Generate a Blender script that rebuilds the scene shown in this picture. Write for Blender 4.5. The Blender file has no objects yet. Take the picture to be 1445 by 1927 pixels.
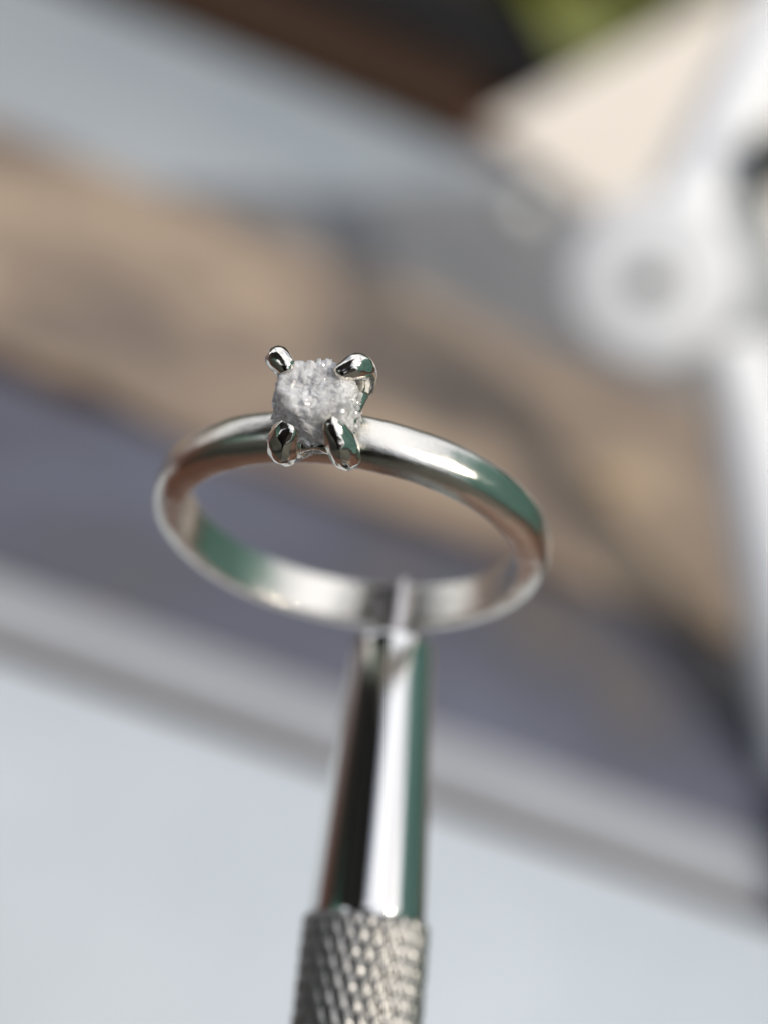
import bpy, bmesh, math, random
from mathutils import Vector, Matrix, noise

random.seed(7)
S = bpy.context.scene
COL = S.collection
MM = 0.001          # everything below is written in millimetres and stored in metres

# ------------------------------------------------------------------ camera
cam_d = bpy.data.cameras.new('camera')
cam = bpy.data.objects.new('camera', cam_d)
COL.objects.link(cam)
cam.matrix_world = Matrix(((0.91706, -0.39875, 0.0, 0.0),
                           (0.19937, 0.45853, -0.86603, 0.0),
                           (0.34533, 0.7942, 0.5, 0.110),
                           (0, 0, 0, 1)))
cam_d.sensor_fit = 'VERTICAL'
cam_d.sensor_height = 36.0
cam_d.sensor_width = 27.0
cam_d.lens = 52.31
cam_d.clip_start = 0.004
cam_d.clip_end = 50.0
cam_d.dof.use_dof = True
cam_d.dof.focus_distance = 0.0654
cam_d.dof.aperture_fstop = 13.8
S.camera = cam

# ------------------------------------------------------------------ world and lamps
SUN_AZ, SUN_EL = 118.0, 48.0        # degrees, azimuth clockwise from +Y
world = bpy.data.worlds.new('World')
S.world = world
world.use_nodes = True
wn, wl = world.node_tree.nodes, world.node_tree.links
wb = wn['Background']
sky = wn.new('ShaderNodeTexSky')
sky.sky_type = 'NISHITA'
sky.sun_disc = False
sky.sun_elevation = math.radians(SUN_EL)
sky.sun_rotation = math.radians(SUN_AZ)
sky.air_density = 1.0
sky.dust_density = 1.5
# thin broken cloud over the blue, the same all over the sky
wtc = wn.new('ShaderNodeTexCoord')
wno = wn.new('ShaderNodeTexNoise'); wno.inputs['Scale'].default_value = 3.6; wno.inputs['Detail'].default_value = 6
wl.new(wtc.outputs['Generated'], wno.inputs['Vector'])
wrp = wn.new('ShaderNodeValToRGB')
wrp.color_ramp.elements[0].position = 0.38; wrp.color_ramp.elements[0].color = (0.2, 0.2, 0.2, 1)
wrp.color_ramp.elements[1].position = 0.54; wrp.color_ramp.elements[1].color = (0.85, 0.85, 0.85, 1)
wl.new(wno.outputs['Fac'], wrp.inputs['Fac'])
wmx = wn.new('ShaderNodeMix'); wmx.data_type = 'RGBA'
wl.new(wrp.outputs['Color'], wmx.inputs['Factor'])
wl.new(sky.outputs['Color'], wmx.inputs['A'])
wmx.inputs['B'].default_value = (15.2, 15.4, 16.2, 1)
wl.new(wmx.outputs['Result'], wb.inputs['Color'])
wb.inputs['Strength'].default_value = 0.10

sun_d = bpy.data.lights.new('sun', 'SUN')
sun = bpy.data.objects.new('sun', sun_d)
COL.objects.link(sun)
sun_d.energy = 2.3
sun_d.angle = math.radians(2)
sun_d.color = (1.0, 0.90, 0.77)
_az, _el = math.radians(SUN_AZ), math.radians(SUN_EL)
sun.rotation_euler = Vector((math.sin(_az)*math.cos(_el), math.cos(_az)*math.cos(_el), math.sin(_el))).to_track_quat('Z', 'Y').to_euler()

S.view_settings.view_transform = 'Standard'
S.view_settings.look = 'None'
S.view_settings.exposure = 0.10
S.view_settings.gamma = 1.0
S.view_settings.use_curve_mapping = False

# ------------------------------------------------------------------ helpers
def tag(o, label=None, cat=None, group=None, kind=None):
    if label: o['label'] = label
    if cat: o['category'] = cat
    if group: o['group'] = group
    if kind: o['kind'] = kind
    return o

def empty(name, loc, rot=None, parent=None):
    o = bpy.data.objects.new(name, None)
    o.empty_display_size = 0.005
    COL.objects.link(o)
    m = Matrix.Translation(Vector(loc))
    if rot is not None: m = m @ rot.to_4x4()
    if parent: o.parent = parent
    o.matrix_local = m
    return o

def obj(name, me, mat, parent=None, loc=None, smooth=True):
    o = bpy.data.objects.new(name, me)
    COL.objects.link(o)
    if mat is not None:
        me.materials.clear(); me.materials.append(mat)
    if parent: o.parent = parent
    if loc is not None: o.location = loc
    if smooth:
        me.polygons.foreach_set('use_smooth', [True]*len(me.polygons))
    return o

def mesh_from(name, verts, faces, scale=MM):
    me = bpy.data.meshes.new(name)
    me.from_pydata([tuple(c*scale for c in v) for v in verts], [], faces)
    me.update()
    return me

def bm_mesh(name, bm, scale=MM):
    bmesh.ops.recalc_face_normals(bm, faces=bm.faces)
    if scale != 1: bmesh.ops.scale(bm, vec=(scale,)*3, verts=bm.verts)
    me = bpy.data.meshes.new(name)
    bm.to_mesh(me); bm.free()
    return me

def lathe(name, prof, n=96, cap=True):
    """prof: list of (r, z) from top to bottom."""
    vs, fs = [], []
    for r, z in prof:
        for i in range(n):
            a = 2*math.pi*i/n
            vs.append((r*math.cos(a), r*math.sin(a), z))
    for k in range(len(prof)-1):
        for i in range(n):
            j = (i+1) % n
            fs.append((k*n+i, (k+1)*n+i, (k+1)*n+j, k*n+j))
    if cap:
        fs.append(tuple(range(n)))
        b = (len(prof)-1)*n
        fs.append(tuple(b+i for i in reversed(range(n))))
    return mesh_from(name, vs, fs)

def box_bm(sx, sy, sz, bevel=0.0, seg=3, bm=None, at=(0, 0, 0)):
    bm = bm or bmesh.new()
    r = bmesh.ops.create_cube(bm, size=1.0)
    bmesh.ops.scale(bm, vec=(sx, sy, sz), verts=r['verts'])
    bmesh.ops.translate(bm, vec=at, verts=r['verts'])
    if bevel > 0:
        es = list({e for v in r['verts'] for e in v.link_edges})
        bmesh.ops.bevel(bm, geom=es, offset=bevel, segments=seg, affect='EDGES', profile=0.5)
    return bm

def fbm(p, o=4):
    return noise.fractal(Vector(p), 1.0, 2.0, o)

# ------------------------------------------------------------------ materials
def mat(name):
    m = bpy.data.materials.new(name)
    m.use_nodes = True
    nt = m.node_tree
    return m, nt, nt.nodes, nt.links, nt.nodes['Principled BSDF']

def noise_node(nt, scale, detail=4, rough=.55, vec=None, dist=0.0):
    n = nt.nodes.new('ShaderNodeTexNoise')
    n.inputs['Scale'].default_value = scale
    n.inputs['Detail'].default_value = detail
    n.inputs['Roughness'].default_value = rough
    n.inputs['Distortion'].default_value = dist
    if vec: nt.links.new(vec, n.inputs['Vector'])
    return n

def ramp(nt, fac, stops):
    r = nt.nodes.new('ShaderNodeValToRGB')
    e = r.color_ramp.elements
    while len(e) < len(stops): e.new(0.5)
    for el, (p, c) in zip(e, stops):
        el.position = p
        el.color = (c[0], c[1], c[2], 1) if not isinstance(c, (int, float)) else (c, c, c, 1)
    nt.links.new(fac, r.inputs['Fac'])
    return r

def coords(nt, scale=(1, 1, 1)):
    tc = nt.nodes.new('ShaderNodeTexCoord')
    mp = nt.nodes.new('ShaderNodeMapping')
    mp.inputs['Scale'].default_value = scale
    nt.links.new(tc.outputs['Object'], mp.inputs['Vector'])
    return mp.outputs['Vector']

def bump(nt, height, bsdf, strength, dist):
    b = nt.nodes.new('ShaderNodeBump')
    b.inputs['Strength'].default_value = strength
    b.inputs['Distance'].default_value = dist
    nt.links.new(height, b.inputs['Height'])
    nt.links.new(b.outputs['Normal'], bsdf.inputs['Normal'])
    return b

def silver(name, rough_lo, rough_hi, bump_s, col=(0.79, 0.75, 0.67), scratch=(1, 1, 1)):
    m, nt, N, L, B = mat(name)
    B.inputs['Metallic'].default_value = 1.0
    B.inputs['Base Color'].default_value = (*col, 1)
    v = coords(nt)
    n1 = noise_node(nt, 700, 6, .65, v)
    r = ramp(nt, n1.outputs['Fac'], [(0.35, rough_lo), (0.7, rough_hi)])
    L.new(r.outputs['Color'], B.inputs['Roughness'])
    v2 = coords(nt, scratch)
    n2 = noise_node(nt, 5200, 5, .7, v2)
    bump(nt, n2.outputs['Fac'], B, bump_s, 0.00006)
    return m

def hairlines(m, strength=0.16):
    nt = m.node_tree; L = nt.links
    tc = nt.nodes.new('ShaderNodeTexCoord'); sp = nt.nodes.new('ShaderNodeSeparateXYZ')
    L.new(tc.outputs['Object'], sp.inputs[0])
    at = nt.nodes.new('ShaderNodeMath'); at.operation = 'ARCTAN2'
    L.new(sp.outputs['Y'], at.inputs[0]); L.new(sp.outputs['X'], at.inputs[1])
    ml = nt.nodes.new('ShaderNodeMath'); ml.operation = 'MULTIPLY'; ml.inputs[1].default_value = 9.0
    L.new(at.outputs[0], ml.inputs[0])
    mz = nt.nodes.new('ShaderNodeMath'); mz.operation = 'MULTIPLY'; mz.inputs[1].default_value = 16000.0
    L.new(sp.outputs['Z'], mz.inputs[0])
    cb = nt.nodes.new('ShaderNodeCombineXYZ'); L.new(ml.outputs[0], cb.inputs['X']); L.new(mz.outputs[0], cb.inputs['Z'])
    n = noise_node(nt, 1.0, 4, .7, cb.outputs[0], 0.6)
    b = nt.nodes.new('ShaderNodeBump'); b.inputs['Strength'].default_value = strength; b.inputs['Distance'].default_value = 0.00004
    L.new(n.outputs['Fac'], b.inputs['Height'])
    old = nt.nodes['Bump']
    L.new(b.outputs['Normal'], old.inputs['Normal'])
    return m
M_BAND = silver('silver_band', 0.05, 0.16, 0.26, scratch=(1, 1, 2.2))
hairlines(M_BAND)
M_PRONG = silver('silver_polished', 0.03, 0.09, 0.06)
M_NOSE = silver('steel_nose', 0.03, 0.06, 0.02, col=(0.74, 0.73, 0.70), scratch=(1, 1, 4))
hairlines(M_NOSE, 0.05)
M_JAW = silver('steel_jaw', 0.2, 0.3, 0.1, col=(0.60, 0.57, 0.56))
M_KNURL = silver('steel_knurl', 0.30, 0.46, 0.1, col=(0.33, 0.325, 0.315))

# ------------------------------------------------------------------ the ring
RING_C = Vector((-1.15348, 64.93164, 70.73891))
RING_R = Matrix(((0.94061, -0.27295, 0.20188), (0.01795, -0.55384, -0.83243), (0.33902, 0.78661, -0.51604)))
RI, RT, RW = 8.58, 1.56, 2.34

ring = empty('engagement_ring', RING_C*MM, RING_R)
tag(ring, 'silver solitaire ring with a rough white diamond in four claws, gripped in the pin vise', 'ring')

def band_mesh():
    nt_, npf = 320, 56
    vs, fs = [], []
    r0 = RI+0.14
    for i in range(nt_):
        th = 2*math.pi*i/nt_
        for k in range(npf):
            a = 2*math.pi*k/npf
            ca, sa = math.cos(a), math.sin(a)
            e = 2.7 if sa > 0 else 8.0
            z = RW/2*math.copysign(abs(ca)**(2/e), ca)
            h = (RT-0.14)*abs(sa)**(2/e) if sa > 0 else -0.14*abs(sa)**(2/e)
            r = r0+h
            p = Vector((math.cos(th)*r, math.sin(th)*r, z))
            q = 0.035*fbm(p*0.35, 2)+0.010*fbm(p*1.3, 2)
            d = Vector((math.cos(th)*sa, math.sin(th)*sa, ca))
            p += d*q
            vs.append(p)
    for i in range(nt_):
        j = (i+1) % nt_
        for k in range(npf):
            l = (k+1) % npf
            fs.append((i*npf+k, j*npf+k, j*npf+l, i*npf+l))
    return mesh_from('band', vs, fs)

band = obj('band', band_mesh(), M_BAND, ring)

# claw setting: swept claws, gallery loop and seat are fused, then split again into parts
def catmull(pts, n):
    out = []
    P = [pts[0]]+list(pts)+[pts[-1]]
    for i in range(1, len(P)-2):
        for s in range(n):
            t = s/n
            a, b, c, d = (Vector(P[i+q]) for q in (-1, 0, 1, 2))
            out.append(0.5*((2*b)+(c-a)*t+(2*a-5*b+4*c-d)*t*t+(3*b-a-3*c+d)*t**3))
    out.append(Vector(pts[-1]))
    return out

def add_blobs(bm, pts, sub=2, squash=None):
    for p in pts:
        r = bmesh.ops.create_icosphere(bm, subdivisions=sub, radius=p[3])
        if squash: bmesh.ops.scale(bm, vec=squash, verts=r['verts'])
        bmesh.ops.translate(bm, vec=p[:3], verts=r['verts'])

PRONGS = [
    # (x, h, z, radius) from the band up to the claw tip
    [(-.7, 9.7, .75, .55), (-1.2, 10.2, 1.45, .58), (-1.46, 10.75, 1.88, .72), (-1.48, 11.2, 1.90, .78), (-1.38, 11.65, 1.76, .70), (-1.2, 11.98, 1.50, .58)],
    [(.6, 9.7, .75, .55), (1.1, 10.2, 1.5, .58), (1.30, 10.8, 1.90, .70), (1.20, 11.6, 1.88, .74), (.98, 12.25, 1.68, .62), (.82, 12.58, 1.42, .50)],
    [(-.8, 9.7, -.75, .55), (-1.5, 10.4, -1.5, .50), (-2.02, 11.4, -1.8, .46), (-2.20, 12.3, -1.74, .50), (-2.08, 12.95, -1.48, .58), (-1.62, 13.10, -1.02, .46)],
    [(.6, 9.7, -.75, .55), (1.2, 10.4, -1.5, .54), (1.58, 11.4, -1.74, .56), (1.68, 12.4, -1.62, .56), (1.42, 13.05, -1.34, .60), (.94, 13.16, -.94, .44)],
]

def setting_parts():
    bm = bmesh.new()
    for pr in PRONGS:
        add_blobs(bm, catmull([Vector(q) for q in pr], 12))
    loop = []
    order = [0, 1, 3, 2]
    for a, b in zip(order, order[1:]+order[:1]):
        pa, pb = PRONGS[a][2], PRONGS[b][2]
        mid = ((pa[0]+pb[0])/2*0.96, 11.25, (pa[2]+pb[2])/2*0.92)
        for s in range(24):
            t = s/24
            k = math.sin(math.pi*t)
            x = pa[0]+(pb[0]-pa[0])*t; z = pa[2]+(pb[2]-pa[2])*t
            x += (mid[0]-(pa[0]+pb[0])/2)*k; z += (mid[2]-(pa[2]+pb[2])/2)*k
            loop.append((x*0.9, 10.75+0.42*k**1.5, z*0.9, 0.46-0.10*k))
    add_blobs(bm, loop)
    add_blobs(bm, [(-.1, 10.15, 0, 1.45)], 3, (1.05, .55, 1.0))
    me = bm_mesh('setting_raw', bm, 1)
    o = bpy.data.objects.new('tmp', me); COL.objects.link(o)
    m = o.modifiers.new('r', 'REMESH'); m.mode = 'VOXEL'; m.voxel_size = 0.055
    s = o.modifiers.new('s', 'SMOOTH'); s.factor = 0.6; s.iterations = 7
    dg = bpy.context.evaluated_depsgraph_get(); dg.update()
    full = bpy.data.meshes.new_from_object(o.evaluated_get(dg))
    bpy.data.objects.remove(o)
    # hammered, hand-filed unevenness
    nv = len(full.vertices)
    nor = [v.normal.copy() for v in full.vertices]
    for v in full.vertices:
        v.co += nor[v.index]*(0.045*fbm(v.co*1.1, 2))
    full.update()
    nor = [v.normal.copy() for v in full.vertices]
    co = [v.co.copy() for v in full.vertices]
    groups = {0: [], 1: [], 2: [], 3: [], 4: []}
    for p in full.polygons:
        c = p.center
        g = 4
        best = 9
        for i, pr in enumerate(PRONGS):
            for q in pr[2:]:
                d = (c-Vector(q[:3])).length-q[3]
                if d < best: best = d; cand = i
        if best < 0.30: g = cand
        groups[g].append(tuple(p.vertices))
    res = []
    for g in range(5):
        used = sorted({i for f in groups[g] for i in f})
        mp = {u: k for k, u in enumerate(used)}
        me = mesh_from('prong' if g < 4 else 'claw_basket', [co[u] for u in used], [tuple(mp[i] for i in f) for f in groups[g]])
        me.polygons.foreach_set('use_smooth', [True]*len(me.polygons))
        me.normals_split_custom_set_from_vertices([nor[u] for u in used])
        res.append(me)
    return res

parts = setting_parts()
basket = obj('claw_basket', parts[4], M_PRONG, ring, smooth=False)
for me in parts[:4]:
    obj('prong', me, M_PRONG, basket, smooth=False)

# rough stone
def stone_mesh():
    bm = bmesh.new()
    bmesh.ops.create_icosphere(bm, subdivisions=7, radius=1.0)
    R = Matrix.Rotation(math.radians(2), 3, 'Y') @ Matrix.Rotation(math.radians(-5), 3, 'X')
    planes = [((1, .05, 0), 1.68), ((-1, .16, 0), 1.92), ((0, 1, .04), 1.27), ((0, -1, 0), 1.4), ((0, .05, 1), 1.58), ((0, 0, -1), 1.56),
              ((-.8, .42, .45), 1.86), ((-.45, .2, .9), 1.92), ((.75, .6, .2), 1.98), ((.6, .3, -.7), 2.0), ((.1, .75, -.65), 1.86),
              ((.25, .6, .75), 1.90), ((-.6, .5, -.6), 2.35), ((.7, -.2, .7), 1.98)]
    planes = [(Vector(n).normalized(), d) for n, d in planes]
    for v in bm.verts:
        d = v.co.normalized()
        k = sum((max(0.0, d.dot(n))/r)**12 for n, r in planes)**(-1/12)
        p = d*k
        q = p+Vector((3.1, 1.7, 8.2))
        f = 0.15*fbm(q*0.8, 2)+0.06*fbm(q*2.2, 2)
        # knobbly skin: rounded grains and pits of several sizes, smoother in patches
        amp = min(1.0, max(0.2, 0.65+1.5*noise.noise(q*0.9+Vector((5, 0, 0)))))
        for k_, sl in ((2.1, .36), (3.9, .58)):
            pt = noise.voronoi(q*k_)[1][0]
            tilt = noise.random_vector_hash(pt) if hasattr(noise, 'random_vector_hash') else noise.cell_vector(pt*37.0)
            tilt = Vector((tilt[0], tilt[1], tilt[2]))*2-Vector((1, 1, 1)) if min(tilt) >= 0 else Vector(tilt)
            off = (q*k_-pt)/k_
            f += amp*(sl*off.dot(tilt)+0.03*(tilt.x+tilt.y)/k_*2.3)
        p += d*f
        v.co = R @ p + Vector((-.14, 11.95, .10))
    return bm_mesh('rough_diamond', bm)

def stone_mat():
    m, nt, N, L, B = mat('rough_diamond')
    v = coords(nt)
    n = noise_node(nt, 900, 5, .6, v)
    c = ramp(nt, n.outputs['Fac'], [(0.3, (0.94, 0.94, 0.98)), (0.7, (0.99, 0.99, 1.0))])
    L.new(c.outputs['Color'], B.inputs['Base Color'])
    B.inputs['IOR'].default_value = 2.0
    r = ramp(nt, noise_node(nt, 1600, 4, .6, v).outputs['Fac'], [(0.4, 0.10), (0.65, 0.22)])
    L.new(r.outputs['Color'], B.inputs['Roughness'])
    B.inputs['Subsurface Weight'].default_value = 1.0
    B.inputs['Subsurface Radius'].default_value = (1, 1, 1.05)
    B.inputs['Subsurface Scale'].default_value = 0.0004
    nb = noise_node(nt, 3600, 2, .5, v)
    bp = bump(nt, nb.outputs['Fac'], B, 0.12, 0.00008)
    # clear crystal mixed with the frosty skin in patches
    G = N.new('ShaderNodeBsdfGlass'); G.inputs['IOR'].default_value = 1.9
    G.inputs['Roughness'].default_value = 0.05; G.inputs['Color'].default_value = (0.97, 0.96, 0.99, 1)
    L.new(bp.outputs['Normal'], G.inputs['Normal'])
    k = ramp(nt, noise_node(nt, 1100, 3, .5, v).outputs['Fac'], [(0.36, 0.18), (0.62, 0.68)])
    X = N.new('ShaderNodeMixShader')
    L.new(k.outputs['Color'], X.inputs['Fac']); L.new(B.outputs['BSDF'], X.inputs[1]); L.new(G.outputs['BSDF'], X.inputs[2])
    L.new(X.outputs['Shader'], N['Material Output'].inputs['Surface'])
    return m

stone = obj('rough_diamond', stone_mesh(), stone_mat(), ring, smooth=False)
tag(stone, 'rough frosted white diamond crystal')

# ------------------------------------------------------------------ the pin vise
UP = Vector((-0.28428, 0.76026, 0.58411)).normalized()
ca = math.radians(279.5)
clamp_l = Vector((math.cos(ca), math.sin(ca), 0))
clamp = RING_C + RING_R @ (clamp_l*(RI+RT/2))
radial = (RING_R @ clamp_l)
radial = (radial-UP*radial.dot(UP)).normalized()       # pointing out of the ring
side = UP.cross(radial).normalized()
VR = Matrix((radial, side, UP)).transposed()
TIP = clamp-UP*1.75
vise = empty('pin_vise', (TIP-UP*98)*MM, VR)
tag(vise, 'steel pin vise with tapered polished nose and knurled collar holding the ring', 'pin vise')
VZ = 98.0

def shift(me, dz):
    me.transform(Matrix.Translation((0, 0, dz*MM)))
    return me

nose_prof = [(0.6, .0), (1.85, .0), (2.02, -.03), (2.14, -.12), (2.22, -.30), (2.27, -.6), (2.31, -1.2)]
for s in range(1, 30):
    t = s/29
    nose_prof.append((2.31+(3.04-2.31)*t, -1.2-13.7*t))
nose_prof += [(3.04, -15.3), (2.9, -15.5)]
obj('nose', shift(lathe('nose', nose_prof, 128), VZ), M_NOSE, vise)

def jaw_mesh(sgn, z1, slant):
    d0, r, hw = 0.86, 1.55, 0.85
    a0 = math.asin(hw/r)
    pts = [(d0, -hw), (d0, hw)]+[(r*math.cos(a), r*math.sin(a)) for a in (a0-2*a0*i/10 for i in range(11))]
    bm = bmesh.new()
    lo = [bm.verts.new((sgn*x, y, -0.6)) for x, y in pts]
    hi = [bm.verts.new((sgn*(d0+(x-d0)*0.7), y*0.92, z1+slant*y)) for x, y in pts]
    n = len(pts)
    for i in range(n):
        j = (i+1) % n
        bm.faces.new((lo[i], lo[j], hi[j], hi[i]))
    bm.faces.new(hi); bm.faces.new(list(reversed(lo)))
    bmesh.ops.bevel(bm, geom=[e for e in bm.edges if all(v in hi for v in e.verts)], offset=.08, segments=2, affect='EDGES')
    return bm_mesh('jaw', bm)
for sgn, z1, sl in ((-1, 2.75, -0.62), (1, 2.4, 0.0)):
    obj('jaw', shift(jaw_mesh(sgn, z1, sl), VZ), M_JAW, vise, smooth=False)

def tri(x):
    x = x-math.floor(x)
    return 1-abs(2*x-1)

def knurl_mesh():
    n, z0, z1 = 312, -15.15, -40.0
    nz = 420
    R0 = 3.12
    vs, fs = [], []
    for k in range(nz+1):
        t = k/nz
        z = z0+(z1-z0)*t
        edge = min(1.0, (z0-z)/0.35, (z-z1)/0.5)
        for i in range(n):
            th = 2*math.pi*i/n
            a = tri(28*th/(2*math.pi)+z/1.7)
            b = tri(28*th/(2*math.pi)-z/1.7)
            h = min(min(1, a*1.4), 0.40+min(1, b*1.5)*0.60)*(0.92+0.12*noise.noise(Vector((math.cos(th)*5, math.sin(th)*5, z*1.3))))
            r = R0+0.21*h*max(0, edge)-(0.12 if edge <= 0.01 else 0)
            vs.append((r*math.cos(th), r*math.sin(th), z))
    for k in range(nz):
        for i in range(n):
            j = (i+1) % n
            fs.append((k*n+i, (k+1)*n+i, (k+1)*n+j, k*n+j))
    fs.append(tuple(range(n)))
    fs.append(tuple(nz*n+i for i in reversed(range(n))))
    return mesh_from('knurled_collar', vs, fs)
obj('knurled_collar', shift(knurl_mesh(), VZ), M_KNURL, vise)
obj('handle', shift(lathe('handle', [(2.9, -40.1), (3.1, -40.4), (3.1, -93), (4.2, -95), (4.4, -96), (4.2, -97.6), (3.6, -98)], 64), VZ), M_NOSE, vise)

# ------------------------------------------------------------------ the bench and what lies on it
def plain(name, stops, scale, rough=0.6, bump_s=0.0, stretch=(1, 1, 1), spec=0.5, bscale=None):
    m, nt, N, L, B = mat(name)
    v = coords(nt, stretch)
    n = noise_node(nt, scale, 5, .6, v, 0.4)
    c = ramp(nt, n.outputs['Fac'], stops)
    L.new(c.outputs['Color'], B.inputs['Base Color'])
    B.inputs['Roughness'].default_value = rough
    B.inputs['Specular IOR Level'].default_value = spec
    if bump_s:
        bump(nt, noise_node(nt, bscale or scale*12, 4, .6, v).outputs['Fac'], B, bump_s, 0.0006)
    return m

def slab(name, x0, x1, y0, y1, z0, z1, m, bev=1.0, parent=None):
    bm = box_bm(x1-x0, y1-y0, z1-z0, bev)
    o = obj(name, bm_mesh(name, bm), m, parent, smooth=False)
    o.location = Vector(((x0+x1)/2, (y0+y1)/2, (z0+z1)/2))*MM
    o.data.polygons.foreach_set('use_smooth', [True]*len(o.data.polygons)); o.data.set_sharp_from_angle(angle=math.radians(50))
    return o

M_BENCH = plain('red_brown_wood', [(0.3, (0.062, 0.024, 0.014)), (0.7, (0.115, 0.047, 0.028))], 14, .45, .2, (1, 7, 7))
bench = slab('bench_top', -700, 700, -350, 1100, -30, 0, M_BENCH, 2)
tag(bench, kind='structure')

M_DMAT = plain('dark_olive_mat', [(0.3, (0.022, 0.025, 0.02)), (0.7, (0.04, 0.042, 0.034))], 20, .7, .2)
t = slab('added_dark_mat', -500, 600, -340, 30, 0.2, 2.0, M_DMAT, 0.8)  # unseen, added to darken what the lower band mirrors
tag(t, 'unseen dark olive mat added under the phone to darken the reflection along the lower outside of the ring', 'mat')

M_TILE = plain('white_tile', [(0.3, (0.455, 0.50, 0.545)), (0.7, (0.50, 0.545, 0.59))], 40, .35)
t = slab('white_board', -95, 72, 76.5, 123.5, 0.2, 3.0, M_TILE, 0.8)
t.location.y += 2.5*MM; t.rotation_euler.z = math.radians(6.5)
tag(t, 'plain white board lying nearest, below the knurled collar', 'board')

M_ALU = plain('pale_grey_metal', [(0.3, (0.26, 0.27, 0.295)), (0.7, (0.33, 0.34, 0.365))], 60, .5, .1, (1, 12, 1))
t = slab('grey_bar', -120, 130, 127.5, 138.5, 0.2, 2.6, M_ALU, 0.8)
t.location.y += 4.5*MM; t.rotation_euler.z = math.radians(6.5)
tag(t, 'long pale grey bar lying along the far edge of the white board', 'bar')

M_SLATE = plain('slate_blue', [(0.34, (0.115, 0.098, 0.085)), (0.46, (0.072, 0.075, 0.100)), (0.66, (0.105, 0.112, 0.155))], 20, .6, .2)
t = slab('slate_mat', -150, 170, 144.5, 187, 0.2, 1.8, M_SLATE, 0.8)
t.location.y += 0*MM; t.rotation_euler.z = math.radians(5.5)
tag(t, 'slate blue mat between the pale grey bar and the tan leather', 'mat')

M_TAN = plain('tan_leather', [(0.30, (0.125, 0.098, 0.083)), (0.46, (0.22, 0.168, 0.130)), (0.68, (0.40, 0.305, 0.215))], 34, .7, .3)
def hide(x0, x1, y0, y1, z0, z1):
    n = 60
    low = [(x0+(x1-x0)*i/n, y0+5*noise.noise(Vector((i*.31, 2.2, 0)))+2*noise.noise(Vector((i*.9, 7.7, 0)))) for i in range(n+1)]
    top = [(x1-(x1-x0)*i/n, y1+4*noise.noise(Vector((i*.27, 4.2, 0)))) for i in range(n+1)]
    ring_ = low+top
    cx, cy = (x0+x1)/2, (y0+y1)/2
    bm = bmesh.new()
    lo = [bm.verts.new((x-cx, y-cy, 0)) for x, y in ring_]
    hi = [bm.verts.new((x-cx, y-cy, z1-z0)) for x, y in ring_]
    for i in range(len(lo)):
        j = (i+1) % len(lo)
        bm.faces.new((lo[i], lo[j], hi[j], hi[i]))
    bm.faces.new(hi); bm.faces.new(list(reversed(lo)))
    o = obj('tan_leather', bm_mesh('tan_leather', bm), M_TAN, smooth=False)
    o.location = Vector((cx, cy, z0))*MM
    return o
t = hide(-210, 190, 183, 264, 1.9, 3.6)
t.location.y += 3*MM; t.rotation_euler.z = math.radians(4)
tag(t, 'blotchy tan leather piece behind the ring, between blue mat and grey board', 'leather')

M_GREY = plain('blue_grey_board', [(0.3, (0.24, 0.275, 0.305)), (0.7, (0.31, 0.335, 0.36))], 12, .5, .1)
t = slab('blue_grey_board', -330, 150, 265, 366, 0.2, 2.2, M_GREY, 0.8)
t.location.y += -1*MM; t.rotation_euler.z = math.radians(4)
tag(t, 'wide pale blue grey board behind the tan leather', 'board')
M_BOARD_SHADE = plain('board_shade', [(0.3, (0.135, 0.140, 0.148)), (0.7, (0.19, 0.192, 0.20))], 30, .9, .3, spec=.2)  # dark sheet in place of the soft shade over the board's right end
def shade_sheet():
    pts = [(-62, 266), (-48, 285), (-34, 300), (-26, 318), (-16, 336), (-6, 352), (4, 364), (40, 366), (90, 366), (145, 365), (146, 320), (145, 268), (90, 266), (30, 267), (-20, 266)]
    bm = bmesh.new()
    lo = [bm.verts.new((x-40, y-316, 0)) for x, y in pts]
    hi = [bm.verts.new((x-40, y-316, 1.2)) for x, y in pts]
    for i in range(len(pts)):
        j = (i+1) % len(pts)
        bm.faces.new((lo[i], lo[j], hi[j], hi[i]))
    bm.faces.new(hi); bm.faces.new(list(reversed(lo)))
    o = obj('board_shade', bm_mesh('board_shade', bm), M_BOARD_SHADE, smooth=False)
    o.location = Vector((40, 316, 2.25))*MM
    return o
tag(shade_sheet(), 'mid grey sheet for the soft shade on the pale board, under the tiny bead', 'shade_sheet')

M_WALNUT = plain('dark_walnut', [(0.3, (0.016, 0.008, 0.004)), (0.7, (0.045, 0.022, 0.011))], 20, .85, .2, (1, 6, 6), spec=.15)
t = slab('walnut_block', -260, -20, 367.5, 420, 0.2, 9, M_WALNUT, 1.5)
tag(t, 'dark walnut wood block along the far edge of the blue grey board', 'wood block')

M_BLACK = plain('black_case', [(0.3, (0.006, 0.006, 0.007)), (0.7, (0.012, 0.011, 0.011))], 30, .8, .1, spec=.15)
t = slab('black_case', -230, 6, 425, 500, 0.2, 16, M_BLACK, 3)
tag(t, 'black case behind the dark walnut block', 'case')
M_INK = plain('blue_black', [(0.3, (0.030, 0.036, 0.045)), (0.7, (0.060, 0.066, 0.075))], 30, .8, .1, spec=.2)
t = slab('blue_black_case', -300, -75, 520, 640, 0.2, 16, M_INK, 3)
tag(t, 'dark blue black case at the very back, beside the green plant', 'case')

# a bright bead on the grey board
M_PEARL = plain('pearl', [(0.3, (0.80, 0.78, 0.74)), (0.7, (0.86, 0.84, 0.80))], 90, .15)
bm = bmesh.new(); bmesh.ops.create_uvsphere(bm, u_segments=32, v_segments=20, radius=3.2)
bmesh.ops.scale(bm, vec=(1, 1, .86), verts=bm.verts)
t = obj('bead', bm_mesh('bead', bm), M_PEARL); t.location = Vector((2, 331, 6.25))*MM
tag(t, 'tiny white pearl bead on the grey shade sheet, a faint blurred disc', 'bead')

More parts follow.
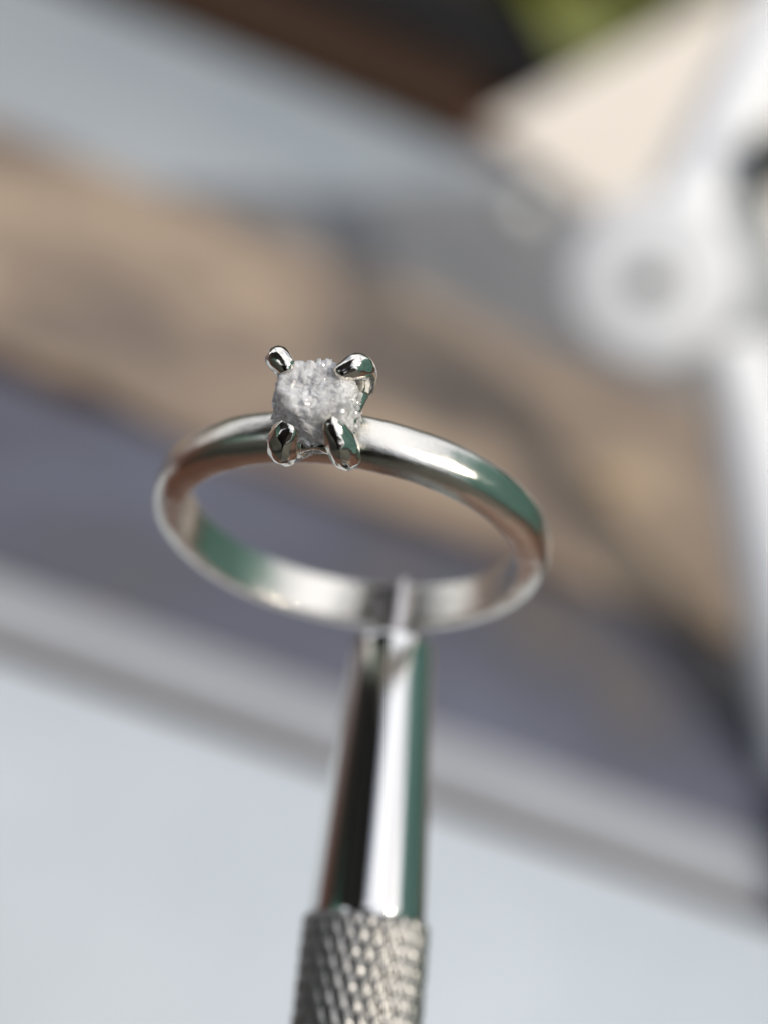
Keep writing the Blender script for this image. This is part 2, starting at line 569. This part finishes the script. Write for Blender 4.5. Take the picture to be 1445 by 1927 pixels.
M_BRASS = silver('brass_bead', 0.08, 0.15, 0.02, col=(0.75, 0.55, 0.32))
bm = bmesh.new(); bmesh.ops.create_uvsphere(bm, u_segments=32, v_segments=20, radius=1.7)
bmesh.ops.scale(bm, vec=(1, 1, .9), verts=bm.verts)
t = obj('brass_bead', bm_mesh('brass_bead', bm), M_BRASS); t.location = Vector((31.7, 219.5, 5.15))*MM
tag(t, 'tiny brass bead on the tan leather beside the right side of the ring', 'bead')
# cream wedge
M_CREAM = plain('cream_card', [(0.3, (0.70, 0.63, 0.54)), (0.7, (0.80, 0.73, 0.64))], 30, .7)
def wedge():
    bm = bmesh.new()
    A, B, T1, T2, G1, G2 = (bm.verts.new(v) for v in ((-17, 392, 3.6), (75, 310, 3.6), (45, 471, 64.6), (150, 392, 64.6), (46, 473, 3.6), (151, 394, 3.6)))
    for f in ((A, B, T2, T1), (A, T1, G1), (B, G2, T2), (T1, T2, G2, G1), (A, G1, G2, B)): bm.faces.new(f)
    bmesh.ops.recalc_face_normals(bm, faces=bm.faces)
    bmesh.ops.bevel(bm, geom=list(bm.edges), offset=.7, segments=3, affect='EDGES')
    return bm_mesh('cream_wedge', bm)
t = obj('cream_wedge', wedge(), M_CREAM, smooth=False)
tag(t, 'cream sloping wedge behind the white pivot knob', 'wedge')

# white jointed stand
M_WHITE = plain('white_enamel', [(0.3, (0.80, 0.81, 0.83)), (0.7, (0.86, 0.87, 0.88))], 60, .35)
M_GREYP = plain('grey_bracket', [(0.3, (0.26, 0.28, 0.29)), (0.7, (0.34, 0.35, 0.36))], 60, .4)
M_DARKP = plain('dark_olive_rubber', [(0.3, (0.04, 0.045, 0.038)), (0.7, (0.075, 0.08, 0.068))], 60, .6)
st = empty('jointed_stand', (0.090, 0.146, 0.0))
tag(st, 'white jointed lamp stand with a round pivot knob', 'lamp stand')
ST = Vector((90, 146, 0))

def tube(name, a, b, ra, rb, n=32, rnd=0.35):
    a, b = Vector(a)-ST, Vector(b)-ST
    d = b-a; L = d.length
    prof = [(ra*.3, 0), (ra*(1-rnd), 0), (ra*.95, ra*rnd*.3), (ra, ra*rnd)]
    prof += [(rb, L-rb*rnd), (rb*.95, L-rb*rnd*.3), (rb*(1-rnd), L), (rb*.3, L)]
    me = lathe(name, list(reversed(prof)), n)
    me.transform(Matrix.Translation(a*MM) @ d.to_track_quat('Z', 'Y').to_matrix().to_4x4())
    return me

def auto(o):
    o.data.polygons.foreach_set('use_smooth', [True]*len(o.data.polygons))
    o.data.set_sharp_from_angle(angle=math.radians(35))
    return o
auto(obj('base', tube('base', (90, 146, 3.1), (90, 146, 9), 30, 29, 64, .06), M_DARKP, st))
auto(obj('lower_arm', tube('lower_arm', (66, 163, 5), (38.5, 216, 36), 6.6, 6.0), M_WHITE, st))
KC = Vector((22.1, 209.2, 42.3))
KD = (Vector((-4, 0, 115))-KC).normalized()
kn = auto(obj('pivot_knob', tube('pivot_knob', KC-KD*6, KC+KD*4.5, 12.8, 12.5, 64, .12), M_WHITE, st))
auto(obj('screw', tube('screw', KC+KD*4.3, KC+KD*5.6, 2.2, 2.0, 24), M_DARKP, kn))
auto(obj('bracket', tube('bracket', (41, 217, 35), (25, 236, 54), 9.0, 7.5), M_GREYP, st))
ua = auto(obj('upper_arm', tube('upper_arm', (23, 219, 44), (28, 266, 84), 6.0, 6.0), M_WHITE, st))
auto(obj('joint_bolt', tube('joint_bolt', (33, 229, 60), (31, 224, 63), 4.5, 4.2), M_DARKP, ua))

# plant
M_LEAF, _nt, _N, _L, _B = mat('leaf_green')
_c = ramp(_nt, noise_node(_nt, 50, 3, .6, coords(_nt)).outputs['Fac'], [(0.3, (0.075, 0.085, 0.002)), (0.7, (0.14, 0.15, 0.004))])
_L.new(_c.outputs['Color'], _B.inputs['Base Color']); _B.inputs['Roughness'].default_value = .45
M_SOIL = plain('dark_pot', [(0.3, (0.03, 0.025, 0.02)), (0.7, (0.06, 0.05, 0.04))], 30, .7)
PL = Vector((2, 548, 0))
pl = empty('potted_plant', PL*MM)
tag(pl, 'low plant with broad yellow green leaves in a dark pot at the back', 'plant')
auto(obj('pot', lathe('pot', [(20, 9), (33, 9), (33, 12), (36, 12), (35, 9), (30, 0.2), (10, .2)], 48), M_SOIL, pl))
def leaf_mesh(L, W, curl):
    vs, fs = [], []
    n = 8
    for i in range(n+1):
        t = i/n
        wdt = W*math.sin(math.pi*min(1, t*1.02))**0.8*(1-.25*t)+.4
        x = L*t; z = curl*L*(t-1.5*t*t)
        for s, o in ((-1, 1), (0, 0), (1, 1)):
            vs.append((x, s*wdt, z+o*wdt*.25))
    for i in range(n):
        for k in range(2):
            fs.append((i*3+k, i*3+k+1, i*3+k+4, i*3+k+3))
    m = mesh_from('leaf', vs, fs)
    return m
lms = [leaf_mesh(70, 19, .55), leaf_mesh(58, 16, .8), leaf_mesh(80, 20, .35)]
for m_ in lms:
    m_.materials.append(M_LEAF); m_.polygons.foreach_set('use_smooth', [True]*len(m_.polygons))
for i in range(26):
    o = bpy.data.objects.new('leaf', lms[i % 3]); COL.objects.link(o); o.parent = pl
    o.location = Vector((random.uniform(-10, 10), random.uniform(-10, 10), 9+random.uniform(0, 8)))*MM
    o.rotation_euler = (random.uniform(-.3, .3), random.uniform(-.45, .05), i*2.399+random.uniform(-.3, .3))
    s_ = random.uniform(.95, 1.3); o.scale = (s_, s_, s_)

# ------------------------------------------------------------------ unseen surfaces added for their reflections in the polished metal
M_TEAL = plain('teal_paint', [(0.3, (0.06, 0.16, 0.125)), (0.5, (0.12, 0.26, 0.21)), (0.7, (0.20, 0.35, 0.29))], 4.5, .6)
t = slab('added_teal_wall', 900, 980, 60, 1700, -400, 1750, M_TEAL, 5)  # unseen, added and sized for the teal reflections in ring and vise
tag(t, 'unseen teal green wall added to be mirrored along the outer curve of the ring', 'wall')
t = slab('added_teal_step', 900, 980, -900, 58, -400, 860, M_TEAL, 5)
tag(t, 'unseen lower step added to the teal green wall, mirrored on the side of the ring', 'wall')
t = slab('added_low_teal', -1300, -1220, -900, -200, -400, 170, M_TEAL, 5)
tag(t, 'unseen low teal green wall added to be mirrored inside the ring beside the jaw', 'wall')
t = slab('added_teal_panel', -1300, -1220, -900, -260, 172, 420, M_TEAL, 5)
tag(t, 'unseen teal green panel added above the low wall, mirrored on the shoulder of the ring beside the stone', 'panel')
M_OLIVE = plain('olive_green', [(0.3, (0.03, 0.035, 0.012)), (0.7, (0.09, 0.085, 0.045))], 9, .8)
bm = bmesh.new()
bmesh.ops.create_grid(bm, x_segments=70, y_segments=24, size=0.5)
for v_ in bm.verts:
    x_, z_ = v_.co.x*5600, (v_.co.y+.5)*1250
    d_ = 90*noise.noise(Vector((x_*.006, z_*.006, 0)))+45*noise.noise(Vector((x_*.02, z_*.02, 5)))
    v_.co = Vector((x_, -60+d_-140*(z_/1250)**3*-1, z_+60*noise.noise(Vector((x_*.008, 3, 9)))*(z_/1000)))
r_ = bmesh.ops.extrude_face_region(bm, geom=list(bm.faces))
bmesh.ops.translate(bm, vec=(0, 260, 0), verts=[q for q in r_['geom'] if isinstance(q, bmesh.types.BMVert)])
t = obj('added_hedge', bm_mesh('added_hedge', bm), M_OLIVE); t.location = Vector((-900, 1650, -300))*MM  # unseen, added for the dark olive line along the band
tag(t, 'unseen olive foliage block added to mirror as the dark line along the top of the band', 'added_hedge')

M_DARK_SLAB = plain('dark_added_slab', [(0.3, (0.012, 0.011, 0.011)), (0.7, (0.022, 0.020, 0.019))], 3, .8)
t = slab('dark_added_slab', -1400, -180, -800, 250, 560, 600, M_DARK_SLAB, 5)  # unseen, added to give the vise nose its black streak
tag(t, 'unseen dark overhanging slab added to mirror as the black streak down the nose of the vise', 'added_eave')
M_BROWN = plain('brown_matte', [(0.3, (0.05, 0.04, 0.033)), (0.7, (0.075, 0.06, 0.05))], 3, .8)
t = slab('added_tall_wall', -1400, -1310, -800, 250, -400, 555, M_BROWN, 5)  # unseen, added for the brown in the vise's left flank
tag(t, 'unseen tall brown wall added under the dark slab, mirrored in the left flank of the vise', 'wall')
t = slab('person_stand_in', -1200, 880, -1000, -920, -400, 260, M_BROWN, 5)  # low dark slab in place of whoever holds the phone
tag(t, 'unseen dark brown slab standing in for the person holding the phone, mirrored in the near edge of the ring', 'wall')

# the phone that takes the picture, its lens at the camera
M_PHONE = plain('phone_black', [(0.3, (0.006, 0.006, 0.008)), (0.7, (0.010, 0.010, 0.012))], 30, .3)
ph = empty('phone', cam.matrix_world.translation, cam.matrix_world.to_3x3())
tag(ph, 'dark phone mirrored in the faces of the claws', 'phone')
bm = box_bm(76, 150, 7.5, 3.0, 4, at=(-24, -58, 8.5))
auto(obj('body', bm_mesh('body', bm), M_PHONE, ph))
